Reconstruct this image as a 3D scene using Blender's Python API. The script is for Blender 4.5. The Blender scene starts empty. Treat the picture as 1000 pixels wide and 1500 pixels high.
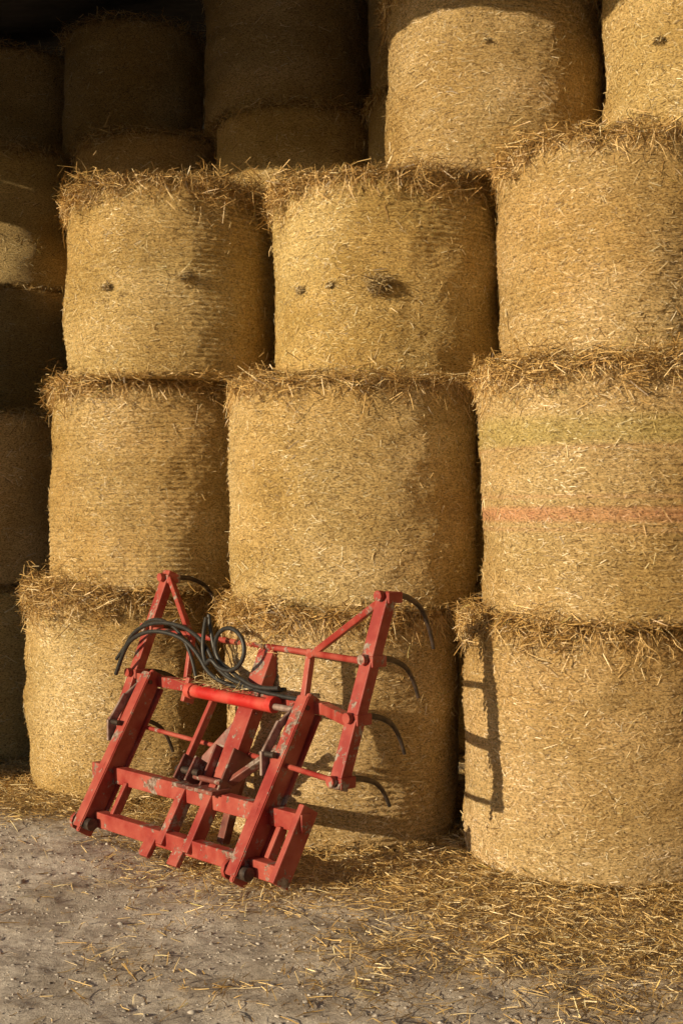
import bpy, math, random
import numpy as np
from mathutils import Vector, Matrix
rng=np.random.default_rng(7); random.seed(7)
sc=bpy.context.scene
sc.view_settings.view_transform='Standard'
try: sc.view_settings.look='None'
except Exception: pass
sc.view_settings.exposure=0
F=1900.0
SUN=Vector((.829,.559,-.235)).normalized()
U=np.array([.7221,-.6918,0]); M=np.array([.6918,.7221,0])

# ---------- helpers
TAB=rng.random((48,48,48))
def vn(P,s):
    Q=np.asarray(P)*s+100.0
    i=np.floor(Q).astype(int); f=Q-i; f=f*f*(3-2*f)
    r=0
    for dx in (0,1):
        for dy in (0,1):
            for dz in (0,1):
                w=(f[:,0] if dx else 1-f[:,0])*(f[:,1] if dy else 1-f[:,1])*(f[:,2] if dz else 1-f[:,2])
                r=r+w*TAB[(i[:,0]+dx)%48,(i[:,1]+dy)%48,(i[:,2]+dz)%48]
    return r-.5
def fbm(P,s,o=3):
    r=0;a=1
    for k in range(o):
        r=r+a*vn(P,s*2**k+.13*k); a*=.5
    return r
def mkmesh(name,V,Fc,col=None,smooth=False,mat=None):
    me=bpy.data.meshes.new(name)
    V=np.asarray(V,dtype=np.float32); Fc=np.asarray(Fc,dtype=np.int32)
    nf,k=Fc.shape
    me.vertices.add(len(V)); me.vertices.foreach_set('co',V.ravel())
    me.loops.add(nf*k); me.loops.foreach_set('vertex_index',Fc.ravel())
    me.polygons.add(nf); me.polygons.foreach_set('loop_start',np.arange(nf,dtype=np.int32)*k)
    try: me.polygons.foreach_set('loop_total',np.full(nf,k,dtype=np.int32))
    except Exception: pass
    if smooth: me.polygons.foreach_set('use_smooth',np.ones(nf,dtype=bool))
    me.update(calc_edges=True)
    if col is not None:
        at=me.color_attributes.new('Col','FLOAT_COLOR','POINT')
        c=np.ones((len(V),4),dtype=np.float32); c[:,:3]=col
        at.data.foreach_set('color',c.ravel())
    ob=bpy.data.objects.new(name,me); sc.collection.objects.link(ob)
    if mat: me.materials.append(mat)
    return ob
def nrm(a): return a/np.maximum(np.linalg.norm(a,axis=1,keepdims=True),1e-9)
def ribbons(C,D,N,L,W,B):
    """straw as flat bent ribbon; B None -> single quad"""
    D=nrm(D); S=nrm(np.cross(D,N)); Nn=np.cross(S,D)
    L=L[:,None];W=W[:,None]
    a=C-D*L/2; c=C+D*L/2
    s=S*W/2; n=len(C)
    if B is None:
        V=np.stack([a-s,a+s,c-s*.7,c+s*.7],1).reshape(-1,3)
        return V,np.arange(n)[:,None]*4+np.array([[0,1,3,2]])
    b=C+Nn*B[:,None]
    V=np.stack([a-s,a+s,b-s,b+s,c-s*.7,c+s*.7],1).reshape(-1,3)
    o=np.arange(n)[:,None]*6
    Fc=np.concatenate([o+np.array([[0,1,3,2]]),o+np.array([[2,3,5,4]])],0)
    return V,Fc
PAL=np.array([[.83,.665,.385],[.71,.535,.26],[.54,.375,.155],[.36,.235,.09],[.92,.81,.58],[.165,.105,.045],[.43,.38,.15]])
def pcol(n,w):
    w=np.array(w,float);w/=w.sum()
    c=PAL[rng.choice(len(PAL),n,p=w)]
    return np.minimum(c*(rng.uniform(.82,1.12,(n,1))),.95)
# ---------- materials
def newmat(name):
    m=bpy.data.materials.new(name); m.use_nodes=True
    nt=m.node_tree; return m,nt,nt.nodes['Principled BSDF']
def noise(nt,scale,detail=6,vec=None,rough=.6):
    n=nt.nodes.new('ShaderNodeTexNoise'); n.inputs['Scale'].default_value=scale
    n.inputs['Detail'].default_value=detail; n.inputs['Roughness'].default_value=rough
    if vec is not None: nt.links.new(vec,n.inputs['Vector'])
    return n
def ramp(nt,fac,stops):
    r=nt.nodes.new('ShaderNodeValToRGB'); e=r.color_ramp.elements
    while len(e)<len(stops): e.new(.5)
    for k,(p,c) in enumerate(stops): e[k].position=p; e[k].color=(*c,1)
    nt.links.new(fac,r.inputs[0]); return r
def mix(nt,a,b,f,mode='MIX'):
    m=nt.nodes.new('ShaderNodeMix'); m.data_type='RGBA'; m.blend_type=mode
    for s,v in ((m.inputs[0],f),(m.inputs[6],a),(m.inputs[7],b)):
        if isinstance(v,(float,int)): s.default_value=v
        elif isinstance(v,tuple): s.default_value=(*v,1)
        else: nt.links.new(v,s)
    return m.outputs[2]
def bump(nt,bs,h,st,dist):
    b=nt.nodes.new('ShaderNodeBump'); b.inputs['Strength'].default_value=st; b.inputs['Distance'].default_value=dist
    nt.links.new(h,b.inputs['Height']); nt.links.new(b.outputs[0],bs.inputs['Normal'])
def straw_mat():
    m,nt,bs=newmat('straw_fibre')
    a=nt.nodes.new('ShaderNodeVertexColor'); a.layer_name='Col'
    nt.links.new(a.outputs[0],bs.inputs['Base Color'])
    bs.inputs['Roughness'].default_value=.42
    bs.inputs['Specular IOR Level'].default_value=.5
    return m
def bale_mat():
    m,nt,bs=newmat('bale_surface')
    a=nt.nodes.new('ShaderNodeVertexColor'); a.layer_name='Col'
    tc=nt.nodes.new('ShaderNodeTexCoord')
    mp=nt.nodes.new('ShaderNodeMapping'); mp.inputs['Scale'].default_value=(1,1,1.9)
    nt.links.new(tc.outputs['Object'],mp.inputs[0])
    n1=noise(nt,72,6,mp.outputs[0],.85)
    r=ramp(nt,n1.outputs[0],[(.38,(.12,.08,.04)),(.47,(.85,.79,.68)),(.59,(1.38,1.36,1.30))])
    c=mix(nt,a.outputs[0],r.outputs[0],1.0,'MULTIPLY')
    nt.links.new(c,bs.inputs['Base Color']); bs.inputs['Roughness'].default_value=.6
    bs.inputs['Specular IOR Level'].default_value=.3
    bump(nt,bs,n1.outputs[0],1.0,.014)
    return m
MS=straw_mat(); MB=bale_mat()

# ---------- bales
def bale(x,y,z0,R,H,det=1.0,rim=1.0,belly=.03,band=False,tufts=(),tone=1.0,bot=.3):
    big=det>=1
    nt_=220 if big else 72; nz=int(H/.007) if big else 34
    th=np.linspace(0,2*np.pi,nt_,endpoint=False)
    off=rng.uniform(0,50,3); ph=rng.uniform(0,6)
    ht=np.array([1,1,1])*rng.uniform(.95,1.05)*np.array([1,rng.uniform(.97,1.0),rng.uniform(.88,1.08)])
    def prof(t):
        e=np.abs(2*t-1)
        r=R*(1-belly*e**3)
        ed=np.clip((e-.93)/.07,0,1)
        return r-.05*(1-np.sqrt(np.maximum(1-ed**2,0)))
    def surf(T,t):
        P=np.stack([np.cos(T)*R,np.sin(T)*R,t*H],1)+off
        lo=fbm(P,1.7,3)*.05+fbm(P,8,3)*.016
        amp=np.clip(.6+2.6*vn(P,1.3),0.2,1.4)
        ring=np.sin(2*np.pi*(t*H+.006*np.sin(T*2+ph))/.030)
        return prof(t)+lo+ring*.0062*amp*(.6+.4*np.sin(T*R/.012+9*np.sin(t*40)))
    def tint(P):
        """weathered pale / golden / brownish patches"""
        a=np.clip(.5+1.5*fbm(P,1.6,3),0,1)[:,None]; b=np.clip(.5+2.2*fbm(P*np.array([1,1,2.2])+9,2.3,3),0,1)[:,None]
        k=(1-a)*np.array([.84,.76,.60])+a*np.array([1.06,1.07,1.12])
        return k*((1-b)*np.array([.90,.88,.79])+b*np.array([1.05,1.04,1.02]))*ht
    t=np.linspace(0,1,nz)
    TT,tt=np.meshgrid(th,t); TT=TT.ravel();tt=tt.ravel()
    r=surf(TT,tt)+(rng.normal(0,.0018,len(TT)) if big else 0)
    V=np.stack([r*np.cos(TT),r*np.sin(TT),tt*H],1)
    caps=[]
    for zc,zz in ((0,0.0),(1,H)):
        for q in (.6,.05):
            a=np.stack([q*R*np.cos(th),q*R*np.sin(th),np.full(nt_,zz+(.015 if zc else .0))],1); caps.append(a)
    V=np.concatenate([V]+caps)
    j=np.arange(nt_); j2=(j+1)%nt_
    fs=[]
    def band_(a,b): fs.append(np.stack([a+j,a+j2,b+j2,b+j],1))
    for k in range(nz-1): band_(k*nt_,(k+1)*nt_)
    b0=nz*nt_
    band_(b0,0); band_(b0+nt_,b0)
    band_((nz-1)*nt_,b0+2*nt_); band_(b0+2*nt_,b0+3*nt_)
    Fc=np.concatenate(fs)
    def bandmix(c,z,P):
        c=c*tint(P)
        if band:
            for zc,w,cc,s in ((.50,.036,(.72,.33,.20),.62),(.58,.010,(.66,.36,.22),.35),(.43,.010,(.66,.36,.22),.35),(.80,.010,(.66,.36,.22),.3),(.88,.07,(.52,.46,.13),.45)):
                f=np.exp(-((z-zc)/w)**4)*s*np.clip(.8+1.0*vn(P,3),0,1)
                c=c*(1-f[:,None])+np.array(cc)*f[:,None]
        return c
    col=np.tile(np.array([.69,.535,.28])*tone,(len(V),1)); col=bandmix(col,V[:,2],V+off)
    ob=mkmesh('straw_bale',V,Fc,col,True,MB)
    ob.location=(x,y,z0)
    front=math.atan2(-y,-x)
    Vs=[];Fs=[];Cs=[];o=0
    def add(C,D,N,L,W,B,col):
        nonlocal o
        v,f=ribbons(C,D,N,L,W,B)
        rep=4 if B is None else 6
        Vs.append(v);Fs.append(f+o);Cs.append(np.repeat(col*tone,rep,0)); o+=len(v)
    # surface straws, chopped short and pressed under the net
    n=int((24000 if big else 4200)*H/1.2)
    T=front+rng.uniform(-2.1,2.1,n); t=rng.uniform(.01,.99,n)
    r=surf(T,t)
    Nn=np.stack([np.cos(T),np.sin(T),np.zeros(n)],1); Tg=np.stack([-np.sin(T),np.cos(T),np.zeros(n)],1); Z=np.array([[0,0,1.]])
    ang=rng.normal(0,.6,n)
    D=Tg*np.cos(ang)[:,None]+Z*np.sin(ang)[:,None]+Nn*rng.normal(0,.05,n)[:,None]
    C=Nn*(r+rng.uniform(-.004,.0028,n))[:,None]; C[:,2]=t*H
    L=rng.gamma(1.9,.0105,n).clip(.008,.08); W=rng.uniform(.0018,.0042,n)
    if not big: L*=1.5; W*=1.3
    N2=Nn+rng.normal(0,.42,(n,3))
    cc=bandmix(pcol(n,[4,4.5,3,2.2,5,1.9,.25]),C[:,2],C+off)
    add(C,D,N2,L,W,None,cc)
    # loose poking straws
    n=int(560*det); T=front+rng.uniform(-2.1,2.1,n); t=rng.uniform(.03,.97,n); r=surf(T,t)
    Nn=np.stack([np.cos(T),np.sin(T),np.zeros(n)],1); Tg=np.stack([-np.sin(T),np.cos(T),np.zeros(n)],1)
    D=Tg*rng.normal(0,1,(n,1))+Z*rng.normal(0,.9,(n,1))+Nn*rng.uniform(.02,.4,(n,1))
    C=Nn*(r+.005)[:,None]; C[:,2]=t*H
    add(C,D,rng.normal(0,1,(n,3)),rng.uniform(.02,.075,n),rng.uniform(.0016,.0035,n),rng.normal(0,.004,n),pcol(n,[4,4,4,3,3,2,.3]))
    # rims
    for zc,amt,up in ((H,rim,1),(0.0,bot,-1)):
        n=int(4800*amt*(1 if big else .3))
        if n<10: continue
        T=front+rng.uniform(-2.3,2.3,n)
        ln_=vn(np.stack([np.cos(T),np.sin(T),T*0+zc],1)*R+off,5)+.6*vn(np.stack([np.cos(T),np.sin(T),T*0+zc+4],1)*R+off,14)
        kp=rng.random(n)<np.clip(.75+1.6*ln_,.25,1); T=T[kp]; ln_=ln_[kp]; n=len(T)
        Nn=np.stack([np.cos(T),np.sin(T),np.zeros(n)],1); Tg=np.stack([-np.sin(T),np.cos(T),np.zeros(n)],1)
        lump=np.clip(.8+2.2*ln_,.2,2.1)
        dz=rng.normal(-.02,.040,n)*lump*(amt**.45)
        ro=rng.uniform(-.06,.06,n)*lump*(amt**.3)-.004
        rb=prof(np.full(n,.93))
        C=Nn*(rb+ro)[:,None]; C[:,2]=zc+(dz if up>0 else -dz*.5+.01)
        D=Tg*rng.normal(0,1,(n,1))+Nn*rng.normal(.15,.5,(n,1))+Z*rng.normal(-.08,.38,(n,1))
        N2=Nn*.5+Z*.6+rng.normal(0,.5,(n,3))
        L=rng.uniform(.03,.15,n)*(1 if up>0 else .8)
        add(C,D,N2,L,rng.uniform(.0022,.0046,n),rng.normal(0,.014,n),pcol(n,[2,4,5.5,4.8,1.0,3.2,.3])*np.array([.93,.81,.62]))
        if up>0:
            n=int(750*amt*(1 if big else .3)); T=front+rng.uniform(-2.2,2.2,n)
            Nn=np.stack([np.cos(T),np.sin(T),np.zeros(n)],1); Tg=np.stack([-np.sin(T),np.cos(T),np.zeros(n)],1)
            C=Nn*(prof(np.full(n,.9))+rng.uniform(0.0,.04,n))[:,None]; C[:,2]=zc-rng.gamma(2,.032,n)
            D=Tg*rng.normal(0,.8,(n,1))-Z+Nn*rng.uniform(-.1,.6,(n,1))
            add(C,D,rng.normal(0,1,(n,3)),rng.uniform(.04,.13,n),rng.uniform(.0018,.0042,n),rng.normal(0,.014,n),pcol(n,[3,5,5,3,2,1,.3])*np.array([1,.90,.76]))
            n=int(900*(1 if big else .4)); T=rng.uniform(0,6.3,n); rr=R*np.sqrt(rng.random(n))
            C=np.stack([rr*np.cos(T),rr*np.sin(T),np.full(n,H+.02)+rng.uniform(0,.03,n)*lump.mean()],1)
            D=rng.normal(0,1,(n,3))*np.array([1,1,.15])
            add(C,D,Z+rng.normal(0,.3,(n,3)),rng.uniform(.06,.2,n),rng.uniform(.003,.006,n),rng.normal(0,.01,n),pcol(n,[3,5,5,3,2,1,.3]))
    # tufts: small knots of straw pushed out through the net
    for (dth,tz,s) in tufts:
        n=int(260*s); T0=front+dth; n0=np.array([math.cos(T0),math.sin(T0),0]); t0=np.array([-math.sin(T0),math.cos(T0),0])
        r0=float(surf(np.array([T0]),np.array([tz]))[0])
        g=rng.normal(0,1,(n,2))
        C=n0*(r0+.004+rng.uniform(0,.05*s,(n,1)))+t0*(g[:,:1]*.026*s)+np.array([0,0,1.])*(tz*H+g[:,1:]*.017*s)
        D=t0*rng.normal(0,1,(n,1))+Z*rng.normal(0,.45,(n,1))+n0*rng.uniform(-.1,.6,(n,1))
        add(C,D,rng.normal(0,1,(n,3)),rng.uniform(.02,.085,n)*s**.5,rng.uniform(.0025,.005,n),rng.normal(0,.01,n),pcol(n,[1,3,5,5,1,3,0])*.75)
    s=mkmesh('loose_straws',np.concatenate(Vs),np.concatenate(Fs),np.concatenate(Cs),False,MS)
    s.parent=ob
    return ob
# front row, column by column (left far, right near)
FR=[ # x,y,z0,R,H,rim,belly,band,tufts
 (-1.31,8.20,0,.66,1.22,2.0,.03,False,()),
 (-1.16,8.15,1.22,.64,1.24,1.1,.03,False,()),
 (-1.04,8.00,2.46,.645,1.13,1.4,.035,False,((.12,.50,.65),(-.62,.46,.4))),
 (0.00,7.00,0,.63,1.18,1.7,.03,False,()),
 (0.06,7.12,1.18,.68,1.19,.8,.075,False,()),
 (0.25,7.55,2.37,.645,1.14,1.9,.03,False,((-.05,.46,1.3),(-.8,.47,.45),(-.45,.47,.3))),
 (0.90,7.70,3.53,.64,1.17,.8,.03,False,((-.05,.62,.25),)),
 (1.27,6.42,0,.665,1.18,1.7,.02,False,()),
 (1.35,6.34,1.18,.67,1.19,1.8,.02,True,()),
 (1.49,6.85,2.37,.66,1.16,1.2,.03,False,()),
 (2.07,7.00,3.54,.65,1.17,.8,.03,False,((-.5,.45,.4),)),
]
for (x,y,z0,R,H,rim,be,bd,tf) in FR: bale(x,y,z0,R,H,1.0,rim,be,bd,tf)
BK=[(-2.9,11.3,[0,1,2,3],.66),(-1.62,10.85,[0,1,2,3],.62),(-.35,10.2,[0,1,2,3],.65),(.85,9.65,[0,1,2,3,4],.64),
    (-3.1,12.3,[4],.65),(-1.83,11.6,[4],.61),(-.45,10.55,[4],.66),(-2.60,9.25,[0,1],.66),(2.1,8.9,[0,1,2,3],.64),
    (2.55,5.45,[0,1,2],.65),(-4.1,12.0,[0,1,2,3],.65)]
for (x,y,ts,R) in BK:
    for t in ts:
        bale(x+rng.uniform(-.03,.03),y,1.18*t,R+rng.uniform(-.01,.01),1.175,.6,1.1,.03,False,(),.80,.3)  # lower tone puts the barn's shade into the back bales' colour

# ---------- ground (one sheet, fine near the stack, reaching the horizon)
FB=[(a[0],a[1],a[3]) for a in FR if a[2]==0]+[(-2.6,9.25,.66),(2.55,5.45,.65)]
def bdist(P):
    d=np.full(len(P),99.)
    for (x,y,R) in FB: d=np.minimum(d,np.hypot(P[:,0]-x,P[:,1]-y)-R)
    return d
def gz(P):
    P3=np.stack([P[:,0],P[:,1],P[:,0]*0],1)
    near=np.exp(-np.maximum(np.hypot(P[:,0],P[:,1]-6)-5,0)/3)
    z=fbm(P3,1.1,3)*.030+fbm(P3,7,4)*.015
    d=bdist(P); z=z*np.clip(d/.5+.15,.15,1)
    return (z-.012)*near-.0
gx=np.concatenate([-np.geomspace(600,3.3,26),np.linspace(-3.2,3.2,420),np.geomspace(3.3,600,26)])
gy=np.concatenate([-np.geomspace(600,3,20),np.linspace(-2,3.4,20),np.linspace(3.5,9.5,400),np.geomspace(9.6,600,26)])
GX,GY=np.meshgrid(gx,gy); P=np.stack([GX.ravel(),GY.ravel()],1)
Z=gz(P); V=np.column_stack([P,Z]); nx=len(gx);ny=len(gy)
i=np.arange(nx-1)[None,:]+np.arange(ny-1)[:,None]*nx; i=i.ravel()
Fc=np.stack([i,i+1,i+1+nx,i+nx],1)
def dens(P):
    d=bdist(P); n=fbm(np.stack([P[:,0],P[:,1],P[:,0]*0+3],1),2.2,3)
    wid=.58+.34*np.clip(P[:,0]+.4,-1.1,1.5)
    return np.clip(np.exp(-np.maximum(d-.25,0)/np.maximum(wid,.18))*1.3+n*.6,0,1)
dn=dens(P)
gc=np.array([.74,.675,.605])*(1-.75*dn[:,None])+np.array([.50,.37,.19])*.75*dn[:,None]
m,nt,bs=newmat('dirt_ground')
a=nt.nodes.new('ShaderNodeVertexColor'); a.layer_name='Col'; tc=nt.nodes.new('ShaderNodeTexCoord')
n1=noise(nt,34,10,tc.outputs['Object'],.75); n2=noise(nt,2.2,6,tc.outputs['Object'],.65); n3=noise(nt,150,4,tc.outputs['Object'])
r=ramp(nt,n1.outputs[0],[(.3,(.45,.42,.40)),(.5,(.98,.96,.94)),(.7,(1.25,1.24,1.22))])
c=mix(nt,a.outputs[0],r.outputs[0],1.0,'MULTIPLY')
r2=ramp(nt,n2.outputs[0],[(.36,(.68,.65,.62)),(.58,(1.08,1.08,1.08))]); c=mix(nt,c,r2.outputs[0],1.0,'MULTIPLY')
nt.links.new(c,bs.inputs['Base Color']); bs.inputs['Roughness'].default_value=.95; bs.inputs['Specular IOR Level'].default_value=.1
ad=nt.nodes.new('ShaderNodeMath'); ad.operation='ADD'; nt.links.new(n1.outputs[0],ad.inputs[0]); 
ml=nt.nodes.new('ShaderNodeMath'); ml.operation='MULTIPLY'; ml.inputs[1].default_value=.35; nt.links.new(n3.outputs[0],ml.inputs[0]); nt.links.new(ml.outputs[0],ad.inputs[1])
bump(nt,bs,ad.outputs[0],.9,.014)
mkmesh('ground',V,Fc,gc,True,m)
# straw litter
n=210000
P=np.stack([rng.uniform(-3.4,3.4,n),rng.uniform(3.9,9.6,n)],1)
d=dens(P); inside=bdist(P)<-.02
cl=np.clip(.5+2.5*fbm(np.stack([P[:,0],P[:,1],P[:,0]*0+7],1),3.5,2),0,1)
keep=(rng.random(n)<np.clip(d**1.6*.98+.006+cl*(.022+.03*np.clip(P[:,0]+.3,0,1)),0,1))&~inside
P=P[keep]; d=d[keep]; n=len(P)
C=np.column_stack([P,gz(P)+.004+rng.uniform(0,.045,n)*d])
D=rng.normal(0,1,(n,3))*np.array([1,1,.16]); N2=np.array([[0,0,1.]])+rng.normal(0,.7,(n,3))
v,f=ribbons(C,D,N2,rng.gamma(3.0,.019,n).clip(.012,.2),rng.uniform(.0018,.0044,n),rng.normal(.002,.008,n))
mkmesh('straw_litter',v,f,np.repeat(pcol(n,[4,5,4.5,3,3,1.6,.2])*np.array([1.02,.93,.76]),6,0),False,MS)
# gravel
import bmesh
bm=bmesh.new(); bmesh.ops.create_icosphere(bm,subdivisions=1,radius=1); bm.verts.ensure_lookup_table()
bv=np.array([v.co[:] for v in bm.verts]); bf=np.array([[v.index for v in f.verts] for f in bm.faces]); bm.free()
n=14000
P=np.stack([rng.uniform(-2.6,2.6,n),rng.uniform(3.9,8.6,n)],1); k=(bdist(P)>.05)&(rng.random(n)<1-.75*dens(P)); P=P[k]; n=len(P)
s=.0025+rng.gamma(1.1,.0022,n); s=np.minimum(s,.022)
nv=len(bv); V=bv[None]*(1+rng.normal(0,.26,(n,nv,1)))*s[:,None,None]*rng.uniform(.6,1.4,(n,1,3))*np.array([1,1,.55])
V=V+np.column_stack([P,gz(P)-s*.05])[:,None,:]
Fc=(bf[None]+np.arange(n)[:,None,None]*nv).reshape(-1,3)
gcol=np.array([.55,.49,.43])*rng.uniform(.5,1.15,(n,1)); 
m,nt,bs=newmat('gravel_stone'); a=nt.nodes.new('ShaderNodeVertexColor'); a.layer_name='Col'; nt.links.new(a.outputs[0],bs.inputs['Base Color']); bs.inputs['Roughness'].default_value=.9
mkmesh('gravel',V.reshape(-1,3),Fc,np.repeat(gcol,nv,0),False,m)

# ---------- barn (open fronted, parallel to the bale row)
def bw(u,mm,z): return U*u+M*mm+np.array([0,0,z])
m,nt,bs=newmat('corrugated_steel'); tc=nt.nodes.new('ShaderNodeTexCoord'); n1=noise(nt,3,6,tc.outputs['Object'])
r=ramp(nt,n1.outputs[0],[(.3,(.045,.04,.035)),(.7,(.09,.08,.07))]); nt.links.new(r.outputs[0],bs.inputs['Base Color']); bs.inputs['Roughness'].default_value=.85; bs.inputs['Specular IOR Level'].default_value=.2
MC=m
barn=bpy.data.objects.new('barn',None); sc.collection.objects.link(barn)
def sheet(name,p0,eu,ev,nu,nv,amp,nn,rise=0.):
    a=np.linspace(0,1,nu);b=np.linspace(0,1,nv);A,B=np.meshgrid(a,b);A=A.ravel();B=B.ravel()
    w=np.linalg.norm(eu)*A
    V=p0+A[:,None]*eu+B[:,None]*ev+(amp*np.sin(2*np.pi*w/.2))[:,None]*nn
    V[:,2]+=rise*w*B
    i=(np.arange(nu-1)[None,:]+np.arange(nv-1)[:,None]*nu).ravel()
    ob=mkmesh(name,V,np.stack([i,i+1,i+1+nu,i+nu],1),None,True,MC); ob.parent=barn
    md=ob.modifiers.new('t','SOLIDIFY'); md.thickness=.012
Zv=np.array([0,0,1.])
EA=5.11; SL=.28
sheet('roof',bw(-18,2.9,EA),U*27,M*12+Zv*12*SL,1000,3,.008,Zv)
sheet('back_wall',bw(-18,14.5,0),U*27,Zv*8.3,1000,3,.02,M)
sheet('side_wall_left',bw(-17.9,3.1,0),M*11.4,Zv*5.08,500,3,.02,U,SL)
sheet('side_wall_right',bw(8.9,3.1,0),M*11.4,Zv*5.08,500,3,.02,U,SL)
sheet('unseen_shade_panel',bw(-11.5,2.84,0.02),U*4.05,Zv*4.25,200,3,.015,M)  # unseen panel, added to cast shade on the far left bales
def bx(name,c,ax,sx,sy,sz,mat,parent,bev=.006):
    bm=bmesh.new(); bmesh.ops.create_cube(bm,size=1)
    for v in bm.verts: v.co=Vector((v.co.x*sx,v.co.y*sy,v.co.z*sz))
    if bev: bmesh.ops.bevel(bm,geom=bm.edges[:],offset=bev,segments=2,affect='EDGES',profile=.5)
    me=bpy.data.meshes.new(name); bm.to_mesh(me); bm.free(); me.materials.append(mat)
    ob=bpy.data.objects.new(name,me); sc.collection.objects.link(ob)
    Mx=Matrix((ax[0],ax[1],ax[2])).transposed().to_4x4(); Mx.translation=Vector(c); ob.matrix_world=Mx
    if parent: 
        ob.parent=parent
    return ob
Uv=Vector(U);Mv=Vector(M);Zz=Vector((0,0,1))
for k,u in enumerate((-12.6,-7.6,6.5)):
    bx('post_%d'%k,bw(u,3.06,2.5),(Uv,Mv,Zz),.16,.16,5.0,MC,barn)
for k,u in enumerate((-12.6,-7.6,-1.5,3.0,6.5)):
    mid=bw(u,8.9,EA+6*SL-.16); d=(Mv+Zz*SL).normalized(); up=Uv.cross(d)
    bx('rafter_%d'%k,mid,(Uv,d,up),.1,12.3,.16,MC,barn)
bx('unseen_shade_bar',bw(-12.3,2.93,4.92),(Uv,Mv,Zz),7.9,.05,.33,MC,barn)  # unseen bar added below the eave to shade the upper left back bales

# ---------- bale grab
grab=bpy.data.objects.new('bale_grab',None); sc.collection.objects.link(grab)
gu=Vector((.687,-.726,0)).normalized(); gn=Vector((.726,.687,0)).normalized(); GO=Vector((-.446,5.84,0))
def G(a,b,z): return GO+gu*a+gn*b+Zz*z
def paint(name,base,worn=.5):
    m,nt,bs=newmat(name)
    g=nt.nodes.new('ShaderNodeNewGeometry')
    n1=noise(nt,9,10,g.outputs['Position'],.72); n2=noise(nt,45,6,g.outputs['Position'],.7); n3=noise(nt,5,5,g.outputs['Position'])
    c1=ramp(nt,n3.outputs[0],[(.35,tuple(x*.72 for x in base)),(.65,base)]).outputs[0]
    fade=ramp(nt,n3.outputs[0],[(.40,(0,0,0)),(.70,(.65,.65,.65))])
    c1=mix(nt,c1,(.45,.15,.105),fade.outputs[0])
    f=ramp(nt,n1.outputs[0],[(.60-.05*worn,(0,0,0)),(.625-.05*worn,(1,1,1))])
    rust=ramp(nt,n2.outputs[0],[(.38,(.12,.05,.03)),(.58,(.34,.28,.24))])
    c=mix(nt,c1,rust.outputs[0],f.outputs[0]); nt.links.new(c,bs.inputs['Base Color'])
    rr=ramp(nt,n2.outputs[0],[(.3,(.42,)*3),(.7,(.66,)*3)]); nt.links.new(rr.outputs[0],bs.inputs['Roughness'])
    bump(nt,bs,n2.outputs[0],.18,.003); return m
RED=paint('worn_red_paint',(.36,.030,.022),.72); RED2=paint('bright_red_paint',(.62,.018,.014),-1.0); RUST=paint('rusty_paint',(.15,.037,.03),1.4)
m,nt,bs=newmat('dark_steel'); g=nt.nodes.new('ShaderNodeNewGeometry'); n1=noise(nt,30,5,g.outputs['Position'])
r=ramp(nt,n1.outputs[0],[(.35,(.035,.03,.028)),(.7,(.13,.09,.07))]); nt.links.new(r.outputs[0],bs.inputs['Base Color']); bs.inputs['Roughness'].default_value=.45; bs.inputs['Metallic'].default_value=.5; STL=m
m,nt,bs=newmat('grey_steel'); g=nt.nodes.new('ShaderNodeNewGeometry'); n1=noise(nt,25,6,g.outputs['Position'])
r=ramp(nt,n1.outputs[0],[(.35,(.16,.08,.065)),(.6,(.33,.24,.21))]); nt.links.new(r.outputs[0],bs.inputs['Base Color']); bs.inputs['Roughness'].default_value=.6; bs.inputs['Metallic'].default_value=.2; GRY=m
m,nt,bs=newmat('rubber_hose'); g=nt.nodes.new('ShaderNodeNewGeometry'); n1=noise(nt,60,3,g.outputs['Position'])
r=ramp(nt,n1.outputs[0],[(.3,(.012,.012,.013)),(.7,(.04,.037,.034))]); nt.links.new(r.outputs[0],bs.inputs['Base Color']); bs.inputs['Roughness'].default_value=.45; RUB=m
def beam(name,p,q,w,h,mat=None,side=None,bev=.005):
    """box section from p to q: w across 'side', h along the other normal"""
    p=Vector(p);q=Vector(q); d=(q-p); L=d.length; d.normalize()
    s=(side or gu); s=(s-d*s.dot(d)); 
    if s.length<.05: s=Zz-d*Zz.dot(d)
    s.normalize(); t=d.cross(s)
    return bx(name,(p+q)/2,(s,t,d),w,h,L,mat or RED,grab,bev)
def curve(name,pts,r,mat,taper=None,bez=True):
    cu=bpy.data.curves.new(name,'CURVE'); cu.dimensions='3D'; cu.bevel_depth=r; cu.bevel_resolution=3; cu.resolution_u=10
    sp=cu.splines.new('NURBS'); sp.points.add(len(pts)-1); sp.order_u=3 if bez else 2; sp.use_endpoint_u=True
    for k,p in enumerate(pts):
        sp.points[k].co=(*p,1); sp.points[k].radius=(1 if taper is None else 1+(taper-1)*k/(len(pts)-1))
    cu.use_fill_caps=True; cu.materials.append(mat)
    ob=bpy.data.objects.new(name,cu); sc.collection.objects.link(ob); ob.parent=grab; return ob
def rod(name,p,q,r,mat): return curve(name,[p,q],r,mat,bez=False)
def B(z): return .58*z
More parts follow.
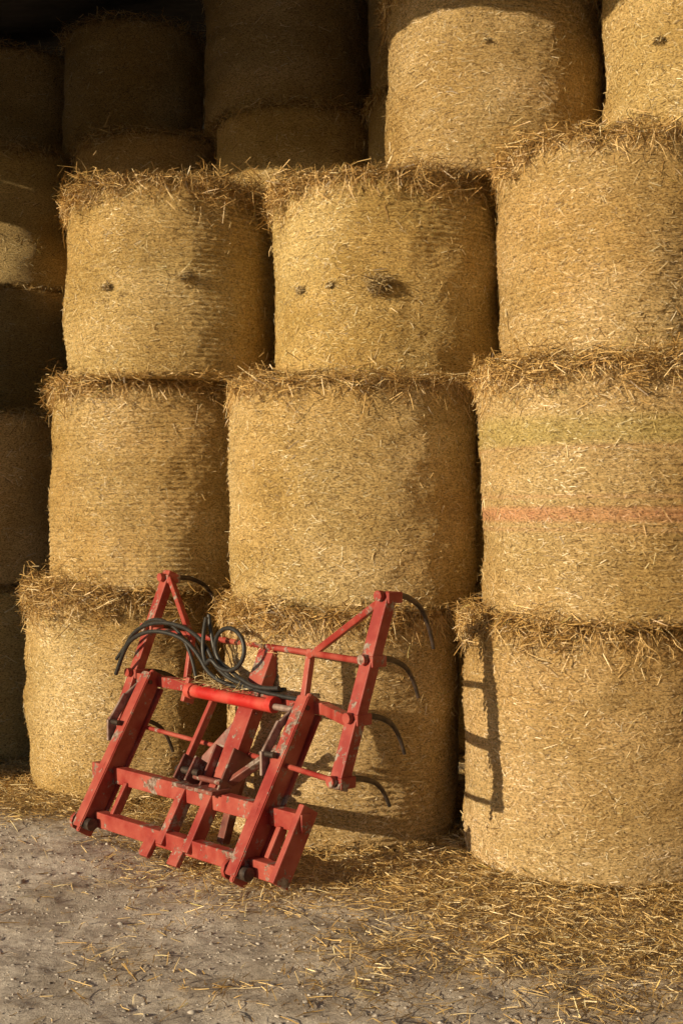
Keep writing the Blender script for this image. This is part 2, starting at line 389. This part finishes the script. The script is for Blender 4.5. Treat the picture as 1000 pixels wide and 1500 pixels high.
# attachment frame
beam('upper_rail',G(-1.46,B(.30),.30),G(.24,B(.30),.30),.085,.06,side=Zz)
beam('lower_rail',G(-1.24,B(.09),.09),G(.20,B(.09),.09),.08,.06,side=Zz)
beam('end_post',G(.215,B(.045),.045),G(.215,B(.36),.36),.035,.10)
beam('end_post_inner',G(.10,B(.13),.13),G(.10,B(.26),.26),.03,.05)
for k,a in enumerate((-.64,-.43)): beam('mid_post_%d'%k,G(a,B(.06)-.01,.06),G(a,B(.36)-.01,.36),.05,.075)
beam('mid_post_2',G(-1.13,B(.12),.12),G(-1.13,B(.27),.27),.03,.05)
for k,a in enumerate((-.74,-.50)): beam('foot_tab_%d'%k,G(a,-.02,.0),G(a,.06,.12),.08,.03)
for k,a in enumerate((-1.27,0.0)):
    def plate(name,off,th,w0,w1,z0,z1,fr,mat=RED):
        p0=G(a,B(z0),z0);p1=G(a,B(z1),z1); d=(p1-p0).normalized(); t=d.cross(gu).normalized()
        if t.dot(gn)>0: t=-t
        bm=bmesh.new()
        for s in (-1,1):
            for (p,w) in ((p0,w0),(p1,w1)):
                for f in (0,1):
                    bm.verts.new(p+gu*(off+s*th/2)+t*(fr+(f-.5)*w))
        bmesh.ops.convex_hull(bm,input=bm.verts[:]); bmesh.ops.bevel(bm,geom=[e for e in bm.edges if e.calc_face_angle(0)>.5],offset=.005,segments=2,affect='EDGES')
        me=bpy.data.meshes.new(name); bm.to_mesh(me); bm.free(); me.materials.append(mat)
        ob=bpy.data.objects.new(name,me); sc.collection.objects.link(ob); ob.parent=grab
    # side plate: narrow foot, wide belly, tapering head, with a welded front strip
    plate('side_plate_low%d'%k,.0,.030,.09,.135,-.0,.30,.035)
    plate('side_plate_up%d'%k,.0,.028,.135,.075,.30,.80,.035)
    plate('front_strip%d'%k,.0,.078,.016,.016,.02,.78,.092)
    plate('back_strip%d'%k,.004,.06,.016,.016,.10,.74,-.028)
    c=G(a,B(.075)-.065,.075)
    curve('pivot_pin%d'%k,[c-gu*.085,c+gu*.075],.032,STL,bez=False); curve('pivot_ring%d'%k,[c-gu*.072,c-gu*.05],.047,RED,bez=False)
    h=[G(a-.055,B(.50)-.11,.47),G(a-.065,B(.58)-.15,.57),G(a-.06,B(.67)-.12,.69),G(a-.05,B(.76)-.06,.77)]
    for q in range(3): beam('latch%d_%d'%(k,q),h[q],h[q+1]+(h[q+1]-h[q])*.12,.016,.055-.008*q,GRY)
    rod('latch_pin%d'%k,h[1]-gu*.03,h[1]+gu*.07,.014,STL); rod('latch_pin_b%d'%k,h[3]-gu*.03,h[3]+gu*.07,.012,STL)
# tine frame lies at a slight angle to the attachment frame
R0=(.118,.50);R1=(.425,1.33);Lb=(.33,.50);Lt=(.69,1.35)
aR=.50;aL=-1.50
def onp(side,z):
    (b0,z0),(b1,z1)=((R0,R1) if side>0 else (Lb,Lt)); return b0+(z-z0)/(z1-z0)*(b1-b0)
def T_(a,z,db=0):
    f=(a-aL)/(aR-aL); return G(a,onp(-1,z)*(1-f)+onp(1,z)*f+db,z)
beam('head_beam',G(-1.46,.46,.768),G(.07,.45,.765),.058,.058,side=Zz)
beam('head_link',G(.05,.455,.765),G(.50,onp(1,.775),.775),.05,.05,side=Zz)
rod('ram_barrel',G(-.88,.37,.765),G(-.20,.36,.755),.033,RED2); rod('ram_rod',G(-.2,.36,.755),G(0.0,.37,.752),.016,GRY)
for k,a in enumerate((-.87,-.22)): rod('ram_collar_%d'%k,G(a-.02,.366,.764),G(a+.02,.366,.762),.041,RED2)
beam('ram_lug',G(-.9,.36,.70),G(-.9,.40,.82),.03,.07)
# mast
beam('mast',G(-.437,.21,.30),G(-.437,.545,.99),.115,.075)
beam('mast_cheek_l',G(-.505,.18,.30),G(-.505,.30,.52),.014,.13,RUST); beam('mast_cheek_r',G(-.365,.18,.30),G(-.365,.30,.52),.014,.13,RUST)
beam('link_flat',G(-.62,.235,.42),G(-.40,.40,.72),.016,.07,RUST,side=gn)
beam('lever',G(-.73,.24,.44),G(-.73,.42,.75),.028,.04)
beam('bracket_l',G(-.64,.13,.36),G(-.64,.20,.47),.014,.11,RUST); beam('bracket_r',G(-.55,.13,.36),G(-.55,.20,.47),.014,.11,RUST)
beam('bracket_base',G(-.66,.15,.352),G(-.34,.15,.352),.02,.12,RUST,side=Zz)
rod('bracket_pin',G(-.68,.14,.42),G(-.50,.14,.42),.018,STL); rod('bracket_pin_b',G(-.54,.14,.40),G(-.33,.14,.40),.014,RUST)
beam('stay_low_r',G(-.42,.19,.34),G(-.16,.36,.56),.03,.045,RUST)
beam('stay_back',G(-.52,.3,.05),G(-.44,.36,.45),.05,.05,RUST)
beam('tine_post_r',G(aR,*R0),G(aR,*R1),.07,.06); beam('tine_post_l',G(aL,*Lb),G(aL,*Lt),.065,.055)
beam('brace_r',T_(aR-.02,1.30),G(-.09,.50,1.0),.03,.06); beam('brace_l',T_(aL+.02,1.32),T_(-1.03,1.01),.025,.045)
beam('drop_r',G(-.09,.50,1.03),G(-.09,.452,.77),.035,.035); beam('drop_l',T_(-1.03,1.02),G(-1.03,.452,.77),.03,.03)
rod('cross_tube_l',T_(aL,1.03),G(-.09,.50,1.01),.016,RED); rod('cross_tube_r',G(-.09,.50,1.01),T_(aR,1.03),.016,RED)
rod('low_tube_l',T_(aL,.54),G(-.46,.36,.50),.012,RED); rod('low_tube_r',T_(aR,.53),G(-.40,.36,.50),.013,RED)
for k,z in enumerate((1.31,1.035,.79,.53)):
    for s,a in ((1,aR),(-1,aL)):
        b=onp(s,z); dz=(.25,.19,.19,.15)[k] if s>0 else .21; ln=(.30 if s>0 else .36)
        pts=[G(a,b-.05,z+.01),G(a,b+.05,z+.008),G(a,b+ln*.5,z-.004),G(a,b+ln*.88,z-dz*.36),G(a,b+ln*1.02,z-dz)]
        curve('tine_%d_%d'%(k,s+1),pts,.0175,STL,.5)
        rod('tine_nut_%d_%d'%(k,s+1),G(a,b-.06,z+.01),G(a,b-.035,z+.01),.024,RED)
        beam('tine_boss_%d_%d'%(k,s+1),G(a,b-.03,z),G(a,b+.06,z),.085,.05,side=gu)
# hoses
def H(l,b,r=.0115,name='hose'): curve(name,[G(a,b+db,z) for (a,z,db) in l],r,RUB)
H([(-1.60,.80,-.05),(-1.53,.93,-.05),(-1.42,1.04,-.06),(-1.23,1.10,-.05),(-1.00,1.09,-.04),(-.80,1.02,-.05),(-.68,.88,-.06),(-.48,.82,-.05),(-.15,.79,-.02)],.45)
H([(-1.54,.79,-.08),(-1.48,.90,-.08),(-1.38,1.0,-.09),(-1.20,1.06,-.08),(-.98,1.04,-.05),(-.83,.96,-.05),(-.72,.85,-.06),(-.48,.80,-.04),(-.2,.83,0)],.43)
H([(-1.64,.86,-.05),(-1.48,1.03,-.03),(-1.3,1.12,-.03),(-1.1,1.07,-.02),(-.95,.92,-.03),(-.9,.82,-.05)],.47,.010)
lp=[(-.76,1.15,-.05),(-.80,1.02,-.05),(-.74,.90,-.07)]
for k in range(13):
    t=math.pi*(1.15)+k*math.pi/5.2; lp.append((-.58+.135*math.cos(t),1.0+.11*math.sin(t),-.07+.004*k))
lp+=[(-.50,.86,-.04),(-.36,.82,-.04),(-.2,.84,-.04)]
H(lp,.43); H([(-.79,1.16,-.02),(-.76,1.0,-.02),(-.66,.90,-.04),(-.56,.84,-.04),(-.32,.80,-.04),(-.05,.80,-.04)],.44)
# a little trapped straw on the ram
n=170; C=np.array([list(G(rng.normal(-.68,.13),.40+rng.normal(0,.03),.80+abs(rng.normal(0,.02)))) for _ in range(n)])
v,f=ribbons(C,rng.normal(0,1,(n,3))*[1,1,.4],rng.normal(0,1,(n,3)),rng.uniform(.05,.13,n),rng.uniform(.0025,.0045,n),rng.normal(0,.01,n))
o=mkmesh('caught_straw',v,f,np.repeat(pcol(n,[3,5,4,3,1,2,0])*.75,6,0),False,MS); o.parent=grab

# ---------- light, sky, camera
w=bpy.data.worlds.new('World'); sc.world=w; w.use_nodes=True; nt=w.node_tree
sk=nt.nodes.new('ShaderNodeTexSky'); sk.sky_type='NISHITA'; sk.sun_disc=False
el=math.asin(-SUN.z); sk.sun_elevation=el; sk.sun_rotation=math.radians(236)
bg=nt.nodes['Background']; bg.inputs[1].default_value=.065; nt.links.new(sk.outputs[0],bg.inputs[0])
l=bpy.data.lights.new('sun','SUN'); l.energy=5.0; l.angle=math.radians(.5); l.color=(1,.82,.54)
so=bpy.data.objects.new('sun',l); sc.collection.objects.link(so); so.rotation_euler=SUN.to_track_quat('-Z','Y').to_euler(); so.location=(-6,-6,6)
cd=bpy.data.cameras.new('camera'); co=bpy.data.objects.new('camera',cd); sc.collection.objects.link(co)
co.location=(0,0,1.69); co.rotation_euler=(math.pi/2,0,0); cd.sensor_fit='VERTICAL'; cd.sensor_height=36; cd.lens=36*F/1500; cd.clip_end=2000
sc.camera=co
